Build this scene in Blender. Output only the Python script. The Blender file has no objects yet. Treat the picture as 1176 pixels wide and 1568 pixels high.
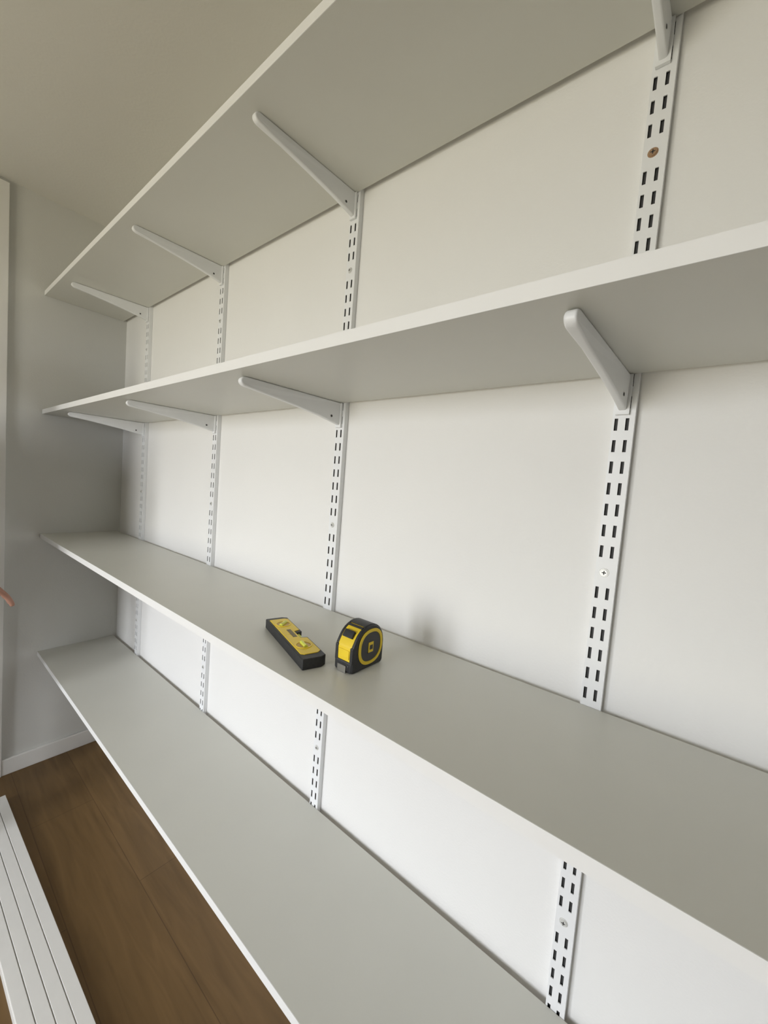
import bpy, bmesh, math, random
from mathutils import Matrix, Vector, Euler
random.seed(3)
S=bpy.context.scene
CZ=1.35; CY=-0.69
XL=-2.19; XR=1.5; YF=-2.6; ZC=2.41
# ---------------- materials ----------------
def mat(name,col,rough=0.5,metal=0.0,noise=0.0,nscale=30,bump=0.0,bscale=200,spec=0.5):
    m=bpy.data.materials.new(name); m.use_nodes=True
    nt=m.node_tree; b=nt.nodes['Principled BSDF']
    b.inputs['Roughness'].default_value=rough; b.inputs['Metallic'].default_value=metal
    b.inputs['Specular IOR Level'].default_value=spec
    tc=nt.nodes.new('ShaderNodeTexCoord')
    n=nt.nodes.new('ShaderNodeTexNoise'); n.inputs['Scale'].default_value=nscale; n.inputs['Detail'].default_value=4
    nt.links.new(tc.outputs['Object'],n.inputs['Vector'])
    r=nt.nodes.new('ShaderNodeValToRGB')
    c=Vector(col)
    lo=c*(1-noise); hi=c*(1+noise)
    r.color_ramp.elements[0].color=(*lo,1); r.color_ramp.elements[1].color=(*[min(1,x) for x in hi],1)
    r.color_ramp.elements[0].position=0.3; r.color_ramp.elements[1].position=0.7
    nt.links.new(n.outputs['Fac'],r.inputs['Fac']); nt.links.new(r.outputs['Color'],b.inputs['Base Color'])
    if bump>0:
        n2=nt.nodes.new('ShaderNodeTexNoise'); n2.inputs['Scale'].default_value=bscale; n2.inputs['Detail'].default_value=3
        nt.links.new(tc.outputs['Object'],n2.inputs['Vector'])
        bp=nt.nodes.new('ShaderNodeBump'); bp.inputs['Strength'].default_value=bump; bp.inputs['Distance'].default_value=0.002
        nt.links.new(n2.outputs['Fac'],bp.inputs['Height']); nt.links.new(bp.outputs['Normal'],b.inputs['Normal'])
    return m
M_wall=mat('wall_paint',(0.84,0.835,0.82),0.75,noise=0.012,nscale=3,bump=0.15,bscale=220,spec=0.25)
M_wall_shaded=mat('wall_paint_shaded',(0.65,0.65,0.62),0.8,noise=0.012,nscale=3,bump=0.15,bscale=220,spec=0.2)  # wall paint made greyer: the left wall's shade is put into the colour
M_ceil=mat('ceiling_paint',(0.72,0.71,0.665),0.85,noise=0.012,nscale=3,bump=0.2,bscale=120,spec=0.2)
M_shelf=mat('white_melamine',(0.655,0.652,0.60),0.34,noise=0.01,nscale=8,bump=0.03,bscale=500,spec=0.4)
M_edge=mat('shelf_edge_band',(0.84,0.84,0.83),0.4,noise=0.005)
M_rail=mat('white_powder_coat',(0.84,0.85,0.86),0.4,noise=0.01)
M_recess_shade=mat('recess_shade',(0.05,0.05,0.05),0.7)  # near-black colour stands in for shade inside slots, holes and screw recesses
M_screw=mat('brown_screw',(0.42,0.27,0.16),0.4,metal=0.4)
M_screww=mat('zinc_screw',(0.72,0.72,0.70),0.4,metal=0.3)
M_trim=mat('white_gloss_trim',(0.80,0.79,0.76),0.35,noise=0.01)
M_yel=mat('yellow_plastic',(0.83,0.60,0.03),0.38,noise=0.03)
M_blk=mat('black_rubber',(0.022,0.023,0.025),0.5,noise=0.2,nscale=200,bump=0.1,bscale=900)
M_blk2=mat('black_label',(0.04,0.04,0.042),0.3,noise=0.1)
M_vial=mat('vial_liquid',(0.70,0.74,0.10),0.1)
M_amb=mat('amber_ring',(0.55,0.33,0.03),0.3)
M_steel=mat('steel',(0.6,0.6,0.6),0.3,metal=1.0)
M_skin=mat('skin',(0.40,0.21,0.15),0.5,noise=0.06,nscale=40)
M_shirt=mat('cotton_shirt',(0.10,0.11,0.13),0.9,noise=0.1,nscale=60,bump=0.3,bscale=300)
M_jean=mat('denim',(0.05,0.07,0.13),0.9,noise=0.2,nscale=120,bump=0.3,bscale=400)
M_hair=mat('hair_brown',(0.05,0.03,0.02),0.6,noise=0.3,nscale=80,bump=0.6,bscale=150)
M_eye=mat('eye_white',(0.8,0.8,0.78),0.2)
M_iris=mat('eye_iris',(0.05,0.03,0.02),0.2)
M_lip=mat('lips',(0.36,0.15,0.12),0.5)
M_shoe=mat('sock_grey',(0.2,0.2,0.21),0.9,noise=0.1)
def wood():
    m=bpy.data.materials.new('oak_floor'); m.use_nodes=True; nt=m.node_tree; b=nt.nodes['Principled BSDF']
    b.inputs['Roughness'].default_value=0.42; b.inputs['Specular IOR Level'].default_value=0.35
    tc=nt.nodes.new('ShaderNodeTexCoord')
    mp=nt.nodes.new('ShaderNodeMapping'); nt.links.new(tc.outputs['Object'],mp.inputs['Vector'])
    br=nt.nodes.new('ShaderNodeTexBrick'); br.inputs['Scale'].default_value=1.0
    br.inputs['Brick Width'].default_value=1.3; br.inputs['Row Height'].default_value=0.19
    br.inputs['Mortar Size'].default_value=0.0012; br.offset=0.37
    br.inputs['Color1'].default_value=(0.182,0.110,0.044,1); br.inputs['Color2'].default_value=(0.16,0.096,0.038,1)
    br.inputs['Mortar'].default_value=(0.11,0.064,0.026,1)
    nt.links.new(mp.outputs['Vector'],br.inputs['Vector'])
    mp2=nt.nodes.new('ShaderNodeMapping'); mp2.inputs['Scale'].default_value=(1.5,16,1)
    nt.links.new(tc.outputs['Object'],mp2.inputs['Vector'])
    n=nt.nodes.new('ShaderNodeTexNoise'); n.inputs['Scale'].default_value=2.2; n.inputs['Detail'].default_value=8; n.inputs['Distortion'].default_value=0.8
    nt.links.new(mp2.outputs['Vector'],n.inputs['Vector'])
    r=nt.nodes.new('ShaderNodeValToRGB'); r.color_ramp.elements[0].color=(0.78,0.76,0.72,1); r.color_ramp.elements[1].color=(1.1,1.08,1.06,1)
    r.color_ramp.elements[0].position=0.3; r.color_ramp.elements[1].position=0.7
    nt.links.new(n.outputs['Fac'],r.inputs['Fac'])
    mx=nt.nodes.new('ShaderNodeMixRGB'); mx.blend_type='MULTIPLY'; mx.inputs['Fac'].default_value=1
    nt.links.new(br.outputs['Color'],mx.inputs['Color1']); nt.links.new(r.outputs['Color'],mx.inputs['Color2'])
    nt.links.new(mx.outputs['Color'],b.inputs['Base Color'])
    bp=nt.nodes.new('ShaderNodeBump'); bp.inputs['Strength'].default_value=0.12; bp.inputs['Distance'].default_value=0.002
    nt.links.new(n.outputs['Fac'],bp.inputs['Height']); nt.links.new(bp.outputs['Normal'],b.inputs['Normal'])
    return m
M_floor=wood()
# ---------------- helpers ----------------
def link(o,parent=None):
    S.collection.objects.link(o)
    if parent: o.parent=parent
    return o
def boxes(name,bl,mats,parent=None,bevel=0.0,loc=(0,0,0),rot=None):
    bm=bmesh.new()
    for b in bl:
        x0,x1,y0,y1,z0,z1=b[:6]; mi=b[6] if len(b)>6 else 0
        vs=[bm.verts.new(p) for p in [(x0,y0,z0),(x1,y0,z0),(x1,y1,z0),(x0,y1,z0),(x0,y0,z1),(x1,y0,z1),(x1,y1,z1),(x0,y1,z1)]]
        for f in [(0,3,2,1),(4,5,6,7),(0,1,5,4),(1,2,6,5),(2,3,7,6),(3,0,4,7)]:
            fc=bm.faces.new([vs[i] for i in f]); fc.material_index=mi
    me=bpy.data.meshes.new(name); bm.to_mesh(me); bm.free()
    for m in (mats if isinstance(mats,(list,tuple)) else [mats]): me.materials.append(m)
    o=bpy.data.objects.new(name,me); o.location=loc
    if rot: o.rotation_euler=rot
    link(o,parent)
    if bevel>0:
        md=o.modifiers.new('bevel','BEVEL'); md.width=bevel; md.segments=2; md.limit_method='ANGLE'
    return o
def prism(name,pts,a0,a1,axis,m,parent=None,bevel=0.0,seg=2,holes=None,loc=(0,0,0),smooth=False):
    bm=bmesh.new()
    def P(p,a):
        return {'x':(a,p[0],p[1]),'z':(p[0],p[1],a),'y':(p[0],a,p[1])}[axis]
    A=[bm.verts.new(P(p,a0)) for p in pts]; B=[bm.verts.new(P(p,a1)) for p in pts]
    n=len(pts)
    if holes is None:
        bm.faces.new(A); bm.faces.new(B[::-1])
    else:
        C=[bm.verts.new(P(p,a0)) for p in holes]; D=[bm.verts.new(P(p,a1)) for p in holes]
        for i in range(n):
            j=(i+1)%n
            bm.faces.new([A[i],A[j],C[j],C[i]]); bm.faces.new([B[j],B[i],D[i],D[j]]); bm.faces.new([C[i],C[j],D[j],D[i]])
    for i in range(n):
        j=(i+1)%n; bm.faces.new([A[j],A[i],B[i],B[j]])
    bmesh.ops.recalc_face_normals(bm,faces=bm.faces)
    me=bpy.data.meshes.new(name); bm.to_mesh(me); bm.free(); me.materials.append(m)
    o=bpy.data.objects.new(name,me); o.location=loc; link(o,parent)
    if bevel>0:
        md=o.modifiers.new('bevel','BEVEL'); md.width=bevel; md.segments=seg; md.limit_method='ANGLE'; md.angle_limit=math.radians(35)
        for p in me.polygons: p.use_smooth=True
        wn=o.modifiers.new('wn','WEIGHTED_NORMAL')
    return o
def circ(cx,cy,r,n=24,a0=0): return [(cx+r*math.cos(a0+2*math.pi*i/n),cy+r*math.sin(a0+2*math.pi*i/n)) for i in range(n)]
def empty(name,loc=(0,0,0),rz=0):
    e=bpy.data.objects.new(name,None); e.location=loc; e.rotation_euler=(0,0,rz); e.empty_display_size=0.05; S.collection.objects.link(e); return e
# ---------------- room ----------------
T=0.12
boxes('floor',[(XL-T,XR+T,YF-T,T,-0.1,0)],M_floor)
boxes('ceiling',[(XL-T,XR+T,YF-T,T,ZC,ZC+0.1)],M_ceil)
boxes('wall_back',[(XL-T,XR+T,0,T,0,ZC)],M_wall)
boxes('wall_right',[(XR,XR+T,YF,0,0,ZC)],M_wall_shaded)
DY0,DY1,DZ=-0.44,-1.30,2.36
boxes('wall_left',[(XL-T,XL,DY0,0,0,ZC),(XL-T,XL,YF,DY1,0,ZC),(XL-T,XL,DY1,DY0,DZ,ZC)],M_wall_shaded)
WX0,WX1,WZ0,WZ1=-1.60,-0.40,0.35,2.0
boxes('wall_front',[(XL-T,WX0,YF-T,YF,0,ZC),(WX1,XR+T,YF-T,YF,0,ZC),(WX0,WX1,YF-T,YF,0,WZ0),(WX0,WX1,YF-T,YF,WZ1,ZC)],M_wall_shaded)
w=empty('window_1',((WX0+WX1)/2,YF-0.06,(WZ0+WZ1)/2))
hw=(WX1-WX0)/2; hh=(WZ1-WZ0)/2
boxes('frame',[(-hw,-hw+.05,-.03,.03,-hh,hh),(hw-.05,hw,-.03,.03,-hh,hh),(-hw,hw,-.03,.03,hh-.05,hh),(-hw,hw,-.03,.03,-hh,-hh+.05),(-.09,.09,-.03,.03,-hh,hh)],M_trim,w,0.003)
boxes('sill',[(-hw-.05,hw+.05,.05,.16,-hh-.03,-hh)],M_trim,w,0.004)
d=empty('door_1',(XL,(DY0+DY1)/2,0)); dw=(DY0-DY1)/2
boxes('casing',[(0,.016,dw-.0,dw+.03,0,DZ+.035),(0,.016,-dw-.03,-dw,0,DZ+.035),(0,.016,-dw,dw,DZ,DZ+.035)],M_trim,d,0.002)
boxes('jamb',[(-T,0,dw-.02,dw,0,DZ),(-T,0,-dw,-dw+.02,0,DZ),(-T,0,-dw,dw,DZ-.02,DZ)],M_trim,d)
boxes('leaf',[(-.09,-.05,-dw+.02,dw-.02,.008,DZ-.02)],M_wall_shaded,d,0.003)
boxes('leaf_panels',[(-.052,-.044,-dw+.12,dw-.12,.25,.95),(-.052,-.044,-dw+.12,dw-.12,1.1,2.1)],M_trim,d,0.003)
h=prism('handle_rose',circ(-dw+.09,1.03,.025),-.052,-.036,'x',M_steel,d,0.002)
boxes('handle_lever',[(-.036,-.012,-dw+.08,-dw+.10,1.02,1.04),(-.024,-.012,-dw+.08,-dw+.2,1.02,1.04)],M_steel,d,0.004)
def bb(name,pts):
    boxes(name,pts,M_trim,None,0.003)
bb('baseboard_left',[(XL,XL+.013,DY0+.03,-.0135,0,.07)])
bb('baseboard_back',[(XL,XR,-.013,0,0,.07)])
bb('baseboard_right',[(XR-.013,XR,YF+.014,-.014,0,.07)])
bb('baseboard_front',[(XL,XR,YF,YF+.013,0,.07)])
# ---------------- shelving ----------------
XS=[-1.901,-1.293,-0.697,-0.100,0.50]
TOPS=[0.512,1.033,1.560,2.044]
TH=0.018; PR=0.013; SEND=0.85; DEP=0.300
def shelf(zt):
    y0,y1=-DEP,-PR-.001
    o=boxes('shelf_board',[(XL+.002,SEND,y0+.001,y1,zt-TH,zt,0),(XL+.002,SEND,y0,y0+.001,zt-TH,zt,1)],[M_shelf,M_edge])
    return o
for z in TOPS: shelf(z)
RZ0,RZ1=0.33,2.20
PITCH=0.032; SL=0.018; SW=0.0046; SC=0.0072; RW=0.0145; OFF=-0.0020
screws=[0.08,CZ-.677,CZ-.092,CZ+.498]
def rail_mesh():
    bm=bmesh.new()
    xs=[-RW,OFF-SC-SW/2,OFF-SC+SW/2,OFF+SC-SW/2,OFF+SC+SW/2,RW]
    zs=[RZ0]; rows=[]
    z=RZ0+.010
    while z+SL<RZ1-.004:
        skip=any(abs(z+SL/2-s)<PITCH/2 for s in screws)
        rows.append((z,z+SL,skip)); z+=PITCH
    def q(p,mi=0):
        f=bm.faces.new([bm.verts.new(v) for v in p]); f.material_index=mi
    cur=RZ0; y=-PR; t=.0016
    def hbox(x0,x1,z0,z1):
        q([(x0,y,z0),(x1,y,z0),(x1,y,z1),(x0,y,z1)])
    for a,b,sk in rows:
        hbox(xs[0],xs[-1],cur,a)
        if sk: hbox(xs[0],xs[-1],a,b)
        else:
            hbox(xs[0],xs[1],a,b); hbox(xs[2],xs[3],a,b); hbox(xs[4],xs[5],a,b)
            for (u0,u1) in ((xs[1],xs[2]),(xs[3],xs[4])):
                q([(u0,y,a),(u0,y+t,a),(u0,y+t,b),(u0,y,b)]); q([(u1,y,b),(u1,y+t,b),(u1,y+t,a),(u1,y,a)])
                q([(u0,y,a),(u1,y,a),(u1,y+t,a),(u0,y+t,a)]); q([(u0,y,b),(u0,y+t,b),(u1,y+t,b),(u1,y,b)])
        cur=b
    hbox(xs[0],xs[-1],cur,RZ1)
    q([(RW,y,RZ0),(RW,-.0005,RZ0),(RW,-.0005,RZ1),(RW,y,RZ1)])
    q([(-RW,y,RZ1),(-RW,-.0005,RZ1),(-RW,-.0005,RZ0),(-RW,y,RZ0)])
    q([(-RW,y,RZ1),(RW,y,RZ1),(RW,-.0005,RZ1),(-RW,-.0005,RZ1)])
    q([(-RW,y,RZ0),(-RW,-.0005,RZ0),(RW,-.0005,RZ0),(RW,y,RZ0)])
    q([(-RW+.0005,y+.004,RZ0+.001),(RW-.0005,y+.004,RZ0+.001),(RW-.0005,y+.004,RZ1-.001),(-RW+.0005,y+.004,RZ1-.001)],1)  # dark sheet added behind the slots, painting the shade of the hollow rail
    for si,s in enumerate(screws[1:]):
        k=min(rows,key=lambda r:abs((r[0]+r[1])/2-s)); zc=(k[0]+k[1])/2
        for (r,yy,mi) in ((.0062,y-.0006,2),(.0048,y-.0022,2)):
            if si==2 : mi=3
            c=[bm.verts.new((OFF+r*math.cos(i*math.pi/8),yy,zc+r*math.sin(i*math.pi/8))) for i in range(16)]
            c2=[bm.verts.new((OFF+(r+.0006)*math.cos(i*math.pi/8),y,zc+(r+.0006)*math.sin(i*math.pi/8))) for i in range(16)]
            f=bm.faces.new(c); f.material_index=mi
            for i in range(16):
                f=bm.faces.new([c[i],c2[i],c2[(i+1)%16],c[(i+1)%16]]); f.material_index=mi
        for (a,b) in ((.003,.0007),(.0007,.003)):
            q([(OFF-a,y-.0024,zc-b),(OFF+a,y-.0024,zc-b),(OFF+a,y-.0024,zc+b),(OFF-a,y-.0024,zc+b)],1)
    me=bpy.data.meshes.new('slotted_wall_rail'); bm.to_mesh(me); bm.free()
    for m in (M_rail,M_recess_shade,M_screww,M_screw): me.materials.append(m)
    return me
RM=rail_mesh()
RMp=RM.copy(); RMp.materials[3]=M_screww
for i,x in enumerate(XS):
    o=bpy.data.objects.new('slotted_wall_rail',RM if i==3 else RMp); o.location=(x,0,0); link(o)
YAW=math.radians(3.6)
def bracket_mesh():
    bm=bmesh.new()
    prof=[(0,0),(-.246,0)]
    for i in range(1,10):
        a=math.pi/2+math.pi*i/10
        prof.append((-.246+.013*math.cos(a),-.0095+.0095*math.sin(a)))
    prof+=[(-.243,-.0192),(-.20,-.0235),(-.13,-.032),(-.07,-.0405),(-.035,-.047),(0,-.054)]
    def hw(y): return .0066 if y<-.225 else (.0050 if y<-.03 else .0054)
    A=[bm.verts.new((-hw(p[0]),p[0],p[1]-.0003)) for p in prof]; B=[bm.verts.new((hw(p[0]),p[0],p[1]-.0003)) for p in prof]
    bm.faces.new(A); bm.faces.new(B[::-1]); n=len(prof)
    for i in range(n):
        j=(i+1)%n; bm.faces.new([A[j],A[i],B[i],B[j]])
    bmesh.ops.recalc_face_normals(bm,faces=bm.faces)
    ed=[e for e in bm.edges if len(e.link_faces)==2 and e.calc_face_angle(0)>1.2]
    bmesh.ops.bevel(bm,geom=ed,offset=.0026,segments=4,affect='EDGES',profile=.5)
    for f in bm.faces: f.smooth=len(f.verts)<=4
    for sx in (-1,1):
        for (yy,zz,hx) in ((-.214,-.013,.0050),(-.030,-.036,.0054)):
            c=[bm.verts.new((sx*(hx+.0004),yy+.0028*math.cos(i*math.pi/6),zz+.0028*math.sin(i*math.pi/6))) for i in range(12)]
            f=bm.faces.new(c if sx>0 else c[::-1]); f.material_index=1  # flat dark disc paints the shade of a small hole
    def bx(x0,x1,y0,y1,z0,z1):
        vs=[bm.verts.new(p) for p in [(x0,y0,z0),(x1,y0,z0),(x1,y1,z0),(x0,y1,z0),(x0,y0,z1),(x1,y0,z1),(x1,y1,z1),(x0,y1,z1)]]
        for f in [(0,3,2,1),(4,5,6,7),(0,1,5,4),(1,2,6,5),(2,3,7,6),(3,0,4,7)]: bm.faces.new([vs[i] for i in f])
    R=Matrix.Rotation(YAW,4,'Z')
    n0=len(bm.verts)
    bx(-.0088,.0088,-.005,.0,-.059,-.001)
    bmesh.ops.rotate(bm,verts=list(bm.verts)[n0:],cent=(0,0,0),matrix=R.to_3x3())
    me=bpy.data.meshes.new('shelf_bracket'); bm.to_mesh(me); bm.free()
    me.materials.append(M_rail); me.materials.append(M_recess_shade); return me
BM=bracket_mesh()
for z in TOPS:
    for x in XS:
        o=bpy.data.objects.new('shelf_bracket',BM); o.location=(x+OFF,-PR-.0006,z-TH); o.rotation_euler=(0,0,-YAW); link(o)
# ---------------- tape measure ----------------
ZT=TOPS[2-1]+.0003
tape=empty('tape_measure',(-.441,-.175,ZT))
def tprof(off=0.0,zoff=None):
    p=[]
    L=.039-off
    zb=0+ (off if zoff is None else zoff)
    p+=[(-L,zb),( L-.004,zb),(L,zb+.004)]
    cy,cz,r=(.001,.038,.038-off)
    for i in range(0,15):
        a=math.radians(5+i*12)
        if a>math.radians(150): break
        p.append((cy+r*math.cos(a),cz+r*.98*math.sin(a)))
    p+=[(-L+.001,.046),(-L-.001+.0,.040)]
    return p
prism('case_core',tprof(.0),-.0165,.0165,'x',M_yel,tape,.003,3)
prism('grip_shell_right',tprof(-.0005,0.0),.0145,.0215,'x',M_blk,tape,.004,3)
prism('grip_shell_left',tprof(-.0005,0.0),-.0215,-.0145,'x',M_blk,tape,.004,3)
for sx,nm in ((1,'right'),(-1,'left')):
    a0,a1=(.0208,.0232) if sx>0 else (-.0232,-.0208)
    def rr(r,rz): return [(.003+r*math.copysign(abs(math.cos(2*math.pi*i/40))**.85,math.cos(2*math.pi*i/40)),.038+rz*math.copysign(abs(math.sin(2*math.pi*i/40))**.85,math.sin(2*math.pi*i/40))) for i in range(40)]
    prism('side_ring_'+nm,rr(.031,.031),a0,a1,'x',M_yel,tape,.0006,2,holes=rr(.0255,.0255))
    prism('side_disc_'+nm,rr(.0253,.0253),a0,a1-sx*.0008,'x',M_blk2,tape,.0006,2)
    boxes('side_label_'+nm,[(min(a1-sx*.001,a1+sx*.0002),max(a1-sx*.001,a1+sx*.0002),-.004,.009,.028,.046)],M_yel,tape,.0004)
    boxes('side_label_text_'+nm,[(min(a1,a1+sx*.0005),max(a1,a1+sx*.0005),-.001,.007,.033,.041)],M_blk2,tape,.0002)
def arcstrip(name,a_start,a_end,r0,r1,x0,x1,m):
    n=12; out=[];inn=[]
    for i in range(n+1):
        a=math.radians(a_start+(a_end-a_start)*i/n)
        out.append((.001+r1*math.cos(a),.038+r1*.98*math.sin(a))); inn.append((.001+r0*math.cos(a),.038+r0*.98*math.sin(a)))
    return prism(name,out+inn[::-1],x0,x1,'x',m,tape,.0008,2)
arcstrip('top_grip',15,108,.034,.0397,-.019,.019,M_blk)
arcstrip('rim_grip',112,119,.034,.0392,-.017,.017,M_blk)
arcstrip('lock_button',133,152,.034,.0425,-.011,.011,M_blk)
boxes('front_bumper',[(-.0195,.0195,-.0415,-.030,0.0,.019)],M_blk,tape,.003)
boxes('blade_mouth',[(-.0135,.0135,-.0425,-.036,.003,.013)],M_blk2,tape,.0012)
boxes('front_badge',[(-.012,.012,-.0412,-.0385,.0225,.0375),(-.009,.009,-.0416,-.0385,.0245,.0255)],M_yel,tape,.0008)
boxes('hook',[(-.0095,.0095,-.0445,-.0432,.0002,.0125),(-.0095,.0095,-.0445,-.036,.0115,.0125)],M_steel,tape,.0003)
for sx in (-1,1):
    boxes('front_pillar_%s'%('r' if sx>0 else 'l'),[(min(sx*.0135,sx*.0205),max(sx*.0135,sx*.0205),-.0412,-.030,.015,.044)],M_blk,tape,.002)
# ---------------- spirit level ----------------
p0=Vector((-.679,-.179)); p1=Vector((-.478,-.245)); c=(p0+p1)/2; ang=math.atan2(p1.y-p0.y,p1.x-p0.x)
lev=empty('spirit_level',(c.x,c.y,ZT),ang)
L=.105; W=.0225; H=.019
out=[(-L,-W),(L,-W),(L,W*.55),(L-.006,W),(.016,W),(.012,W-.013),(-.010,W-.013),(-.014,W),(-L+.006,W),(-L,W*.55)]
prism('body',out,0,H,'z',M_blk,lev,.0018,3)
f1=[(-L+.013,-W+.0045),(-.004,-W+.0045),(-.004,W-.015),(-.017,W-.015),(-.021,W-.003),(-L+.018,W-.003),(-L+.013,W-.009)]
f2=[(-.004,-W+.0045),(L-.022,-W+.0045),(L-.017,-W+.010),(L-.017,W-.010),(L-.023,W-.003),(.021,W-.003),(.017,W-.015),(-.004,W-.015)]
prism('face_far',f1,H-.004,H+.0012,'z',M_yel,lev,.0007,2)
prism('face_near',f2,H-.004,H+.0012,'z',M_yel,lev,.0007,2)
for k,(cx,vrot) in enumerate(((-.060,math.pi/4),(.052,math.pi/2))):
    prism('vial_ring_%d'%k,circ(cx,0,.0155,32),H,H+.0022,'z',M_yel,lev,.0006,2,holes=circ(cx,0,.0125,32))
    prism('vial_well_%d'%k,circ(cx,0,.0126,32),H,H+.0014,'z',M_amb,lev)
    bm=bmesh.new(); bmesh.ops.create_cone(bm,cap_ends=True,segments=16,radius1=.0036,radius2=.0036,depth=.022)
    me=bpy.data.meshes.new('vial_%d'%k); bm.to_mesh(me); bm.free(); me.materials.append(M_vial)
    o=bpy.data.objects.new('vial_%d'%k,me); link(o,lev); o.location=(cx,0,H+.0022); o.rotation_euler=(math.pi/2,0,vrot)
bm=bmesh.new(); bmesh.ops.create_cone(bm,cap_ends=True,segments=16,radius1=.0042,radius2=.0042,depth=.026)
me=bpy.data.meshes.new('vial_center'); bm.to_mesh(me); bm.free(); me.materials.append(M_vial)
o=bpy.data.objects.new('vial_center',me); link(o,lev); o.location=(.001,W-.0085,H*.6); o.rotation_euler=(0,math.pi/2,0)
boxes('lettering',[(-.028+i*.0058,-.0242+i*.0058,-.0045,.0035,H+.001,H+.0016) for i in range(7)],M_blk2,lev)
# ---------------- ribbed white track on the floor ----------------
tr=empty('sliding_door_track',(-2.0,-.42,0),math.atan2(.026,1.0))
bl=[(0,2.0,-.118,0,0,.024)]
for i in range(4):
    y1=-i*.0298; bl.append((0,2.0,y1-.0278,y1,.022,.029))
boxes('ribs',bl,M_trim,tr,.001)
# ---------------- person standing just left of the view, fingertips in frame ----------------
def skin(name,verts,edges,root,m,parent,sub=2,matfn=None,mats=None):
    me=bpy.data.meshes.new(name+'_sk'); me.from_pydata([v[0] for v in verts],edges,[]); 
    o=bpy.data.objects.new(name+'_sk',me); S.collection.objects.link(o)
    md=o.modifiers.new('skin','SKIN'); md.use_smooth_shade=True
    for i,v in enumerate(verts):
        r=v[1]; r=(r,r) if not isinstance(r,tuple) else r
        sv=me.skin_vertices[0].data[i]; sv.radius=r; sv.use_root=(i==root)
    sb=o.modifiers.new('sub','SUBSURF'); sb.levels=sub; sb.render_levels=sub
    dg=bpy.context.evaluated_depsgraph_get(); dg.update()
    m2=bpy.data.meshes.new_from_object(o.evaluated_get(dg)); m2.name=name
    bpy.data.objects.remove(o)
    m2.materials.clear()
    for q in (mats or [m]): m2.materials.append(q)
    for p in m2.polygons:
        p.use_smooth=True
        if matfn: p.material_index=matfn(p.center)
    oo=bpy.data.objects.new(name,m2); link(oo,parent); return oo
def segd(p,a,b):
    a=Vector(a); b=Vector(b); t=max(0,min(1,(p-a).dot(b-a)/(b-a).length_squared)); return (p-a-(b-a)*t).length,t
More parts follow.
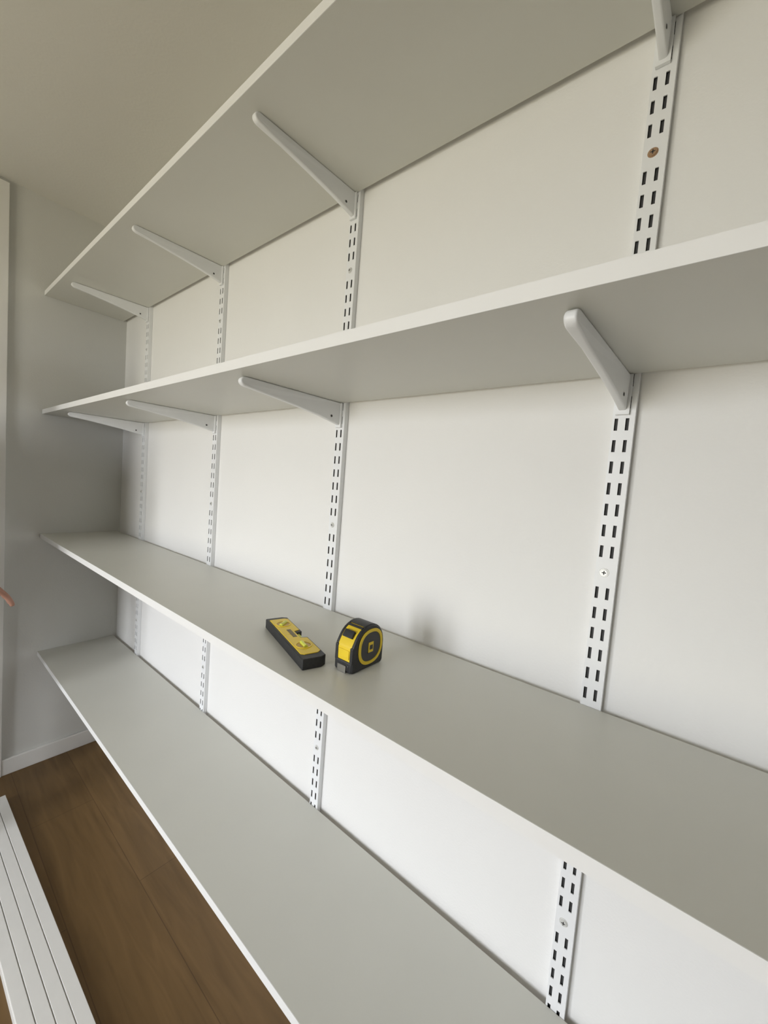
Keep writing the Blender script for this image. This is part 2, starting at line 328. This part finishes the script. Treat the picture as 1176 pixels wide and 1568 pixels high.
def build_person():
    pers=empty('person')
    V=[((0,0,.95),(.145,.105)),((0,.0,1.10),(.135,.095)),((0,0,1.27),(.15,.105)),((0,-.005,1.40),(.12,.08)),((0,.0,1.49),(.055,.055)),((0,.01,1.56),(.052,.052)),
     ((.09,0,.88),(.085,.09)),((.10,.01,.50),(.058,.058)),((.10,-.01,.10),(.040,.042)),((.10,.02,.04),(.038,.035)),((.115,.14,.03),(.036,.028)),
     ((-.09,0,.88),(.085,.09)),((-.10,.01,.50),(.058,.058)),((-.10,-.01,.10),(.040,.042)),((-.10,.02,.04),(.038,.035)),((-.115,.14,.03),(.036,.028)),
     ((.175,0,1.405),(.052,.055)),((.195,-.02,1.13),(.041,.041)),((.125,.185,.975),(.026,.024)),
     ((-.165,0,1.405),(.052,.055)),((-.185,-.01,1.13),(.041,.041)),((-.180,.03,.88),(.026,.024))]
    E=[(0,1),(1,2),(2,3),(3,4),(4,5),(0,6),(6,7),(7,8),(8,9),(9,10),(0,11),(11,12),(12,13),(13,14),(14,15),(3,16),(16,17),(17,18),(3,19),(19,20),(20,21)]
    def mf(c):
        if c.z>1.475: return 0
        if c.z<.085: return 3
        dr,t1=segd(c,(.195,-.02,1.13),(.125,.185,.975)); dl,t2=segd(c,(-.185,-.01,1.13),(-.180,.03,.88))
        if dr<.047 and t1>.12: return 0
        if dl<.043 and t2>.08 and c.x<-.148: return 0
        return 2 if c.z<.955 else 1
    skin('body',V,E,0,None,pers,4,mf,[M_skin,M_shirt,M_jean,M_shoe])
    tips=[]
    def hand(name,wrist,dirv,palmn,side,parent,curl=.35):
        d=Vector(dirv).normalized(); n=Vector(palmn); n=(n-n.dot(d)*d).normalized(); s=d.cross(n)*side
        w=Vector(wrist)
        verts=[(w-d*.02,.020),(w+d*.012,.021)]; edges=[(0,1)]
        for off in (.027,.009,-.009,-.026):
            i=len(verts); verts+=[(w+d*.045+s*off*.85,.0125),(w+d*.082+s*off,.0115)]; edges+=[(1,i),(i,i+1)]
        skin(name+'_palm',verts,edges,0,M_skin,parent,2)
        for k,(off,ln) in enumerate(((.028,.072),(.010,.080),(-.009,.075),(-.027,.058))):
            p=w+d*.068+s*off; vv=[(p,.0095)]; r=.0092
            for j,f in enumerate((.45,.30,.25)):
                a=curl*(j+1)*.6
                dd=(d*math.cos(a)+n*math.sin(a)).normalized()
                p=p+dd*((ln*f+.018) if j==0 else ln*f); r-=.0006; vv.append((p.copy(),r))
            tips.append(p.copy())
            skin('%s_finger_%d'%(name,k+1),vv,[(0,1),(1,2),(2,3)],0,M_skin,parent,2)
        p=w+d*.022+s*.020; vv=[(p,.0125)]
        for (a,b,c2,r) in ((.030,.022,.006,.0115),(.026,.008,.008,.0100),(.018,.001,.006,.0088)):
            p=p+d*a+s*b+n*c2; vv.append((p.copy(),r))
        skin(name+'_thumb',vv,[(0,1),(1,2),(2,3)],0,M_skin,parent,2)
    hand('hand_right',(.125,.185,.975),(-.01,.127,-.110),(0,-.5,-1),-1,pers,.3)
    tip=max(tips,key=lambda t:t.y)
    hand('hand_left',(-.180,.03,.88),(0.0,.12,-1),(1,0,0),1,pers,.4)
    bm=bmesh.new(); bmesh.ops.create_uvsphere(bm,u_segments=32,v_segments=24,radius=1)
    for v in bm.verts:
        x,y,z=v.co
        jaw=1-.28*max(0,-z)
        v.co=Vector((x*.076*jaw,y*(.095)*(1-.12*max(0,-z))+(.012*max(0,-z) if y>0 else 0),z*.118))
    for f in bm.faces: f.smooth=True
    me=bpy.data.meshes.new('head'); bm.to_mesh(me); bm.free(); me.materials.append(M_skin)
    hd=bpy.data.objects.new('head',me); link(hd,pers); hd.location=(0,.02,1.64); hd.rotation_euler=(math.radians(-14),0,0)
    def ball(name,loc,sc,m,parent,cut=None):
        bm=bmesh.new(); bmesh.ops.create_uvsphere(bm,u_segments=24,v_segments=16,radius=1)
        if cut: bmesh.ops.delete(bm,geom=[v for v in bm.verts if cut(v.co)],context='VERTS')
        for f in bm.faces: f.smooth=True
        me=bpy.data.meshes.new(name); bm.to_mesh(me); bm.free(); me.materials.append(m)
        o=bpy.data.objects.new(name,me); link(o,parent); o.location=loc; o.scale=sc; return o
    for sx,nm in ((-1,'left'),(1,'right')):
        ball('eye_'+nm,(sx*.030,.078,.004),(.0125,.0125,.009),M_eye,hd); ball('iris_'+nm,(sx*.030,.0885,.004),(.0055,.003,.0055),M_iris,hd)
        ball('ear_'+nm,(sx*.076,-.004,-.008),(.008,.018,.030),M_skin,hd)
        ball('brow_'+nm,(sx*.030,.086,.024),(.018,.005,.003),M_hair,hd)
    ball('nose',(0,.098,-.020),(.011,.013,.022),M_skin,hd)
    ball('mouth',(0,.086,-.058),(.024,.008,.007),M_lip,hd)
    ball('hair',(0,-.010,.014),(.084,.100,.114),M_hair,hd,cut=lambda c:c.y>.35 and c.z<.55 or c.z<-.45)
    return pers,tip
pers,tip=build_person()
# fingertip rests at this spot in the room
tgt=Vector((-1.768,-.440,0))
pers.location=(tgt.x-tip.x,tgt.y-tip.y,0)
print('person',pers.location,'tip z',tip.z)
# ---------------- camera ----------------
cam=bpy.data.cameras.new('camera'); co=bpy.data.objects.new('camera',cam); S.collection.objects.link(co)
r=Vector((.7765,.6253,.0778)).normalized(); b=Vector((.6219,-.7804,.0652)).normalized(); u=b.cross(r).normalized(); r=u.cross(b)
M=Matrix(((r.x,u.x,b.x,0),(r.y,u.y,b.y,CY),(r.z,u.z,b.z,CZ),(0,0,0,1)))
co.matrix_world=M
cam.sensor_fit='HORIZONTAL'; cam.sensor_width=36; cam.lens=36*600.7/1176; cam.clip_start=.02
S.camera=co
# ---------------- light ----------------
wd=bpy.data.worlds.new('sky'); S.world=wd; wd.use_nodes=True; nt=wd.node_tree; bg=nt.nodes['Background']
tc=nt.nodes.new('ShaderNodeTexCoord'); sp=nt.nodes.new('ShaderNodeSeparateXYZ'); nt.links.new(tc.outputs['Generated'],sp.inputs[0])
rp=nt.nodes.new('ShaderNodeValToRGB'); mr=nt.nodes.new('ShaderNodeMapRange'); mr.inputs['From Min'].default_value=-1
nt.links.new(sp.outputs['Z'],mr.inputs['Value']); nt.links.new(mr.outputs[0],rp.inputs['Fac'])
e=rp.color_ramp.elements; e[0].position=.40; e[0].color=(.46,.425,.32,1); e[1].position=.52; e[1].color=(.945,.975,1.03,1)
nt.links.new(rp.outputs['Color'],bg.inputs['Color']); bg.inputs['Strength'].default_value=15.0
pl=bpy.data.lights.new('window_portal','AREA'); pl.shape='RECTANGLE'; pl.size=WX1-WX0; pl.size_y=WZ1-WZ0; pl.cycles.is_portal=True
po=bpy.data.objects.new('window_portal',pl); po.location=((WX0+WX1)/2,YF-T-.01,(WZ0+WZ1)/2); po.rotation_euler=(math.pi/2,0,0); S.collection.objects.link(po)
S.view_settings.view_transform='Standard'
S.view_settings.exposure=0
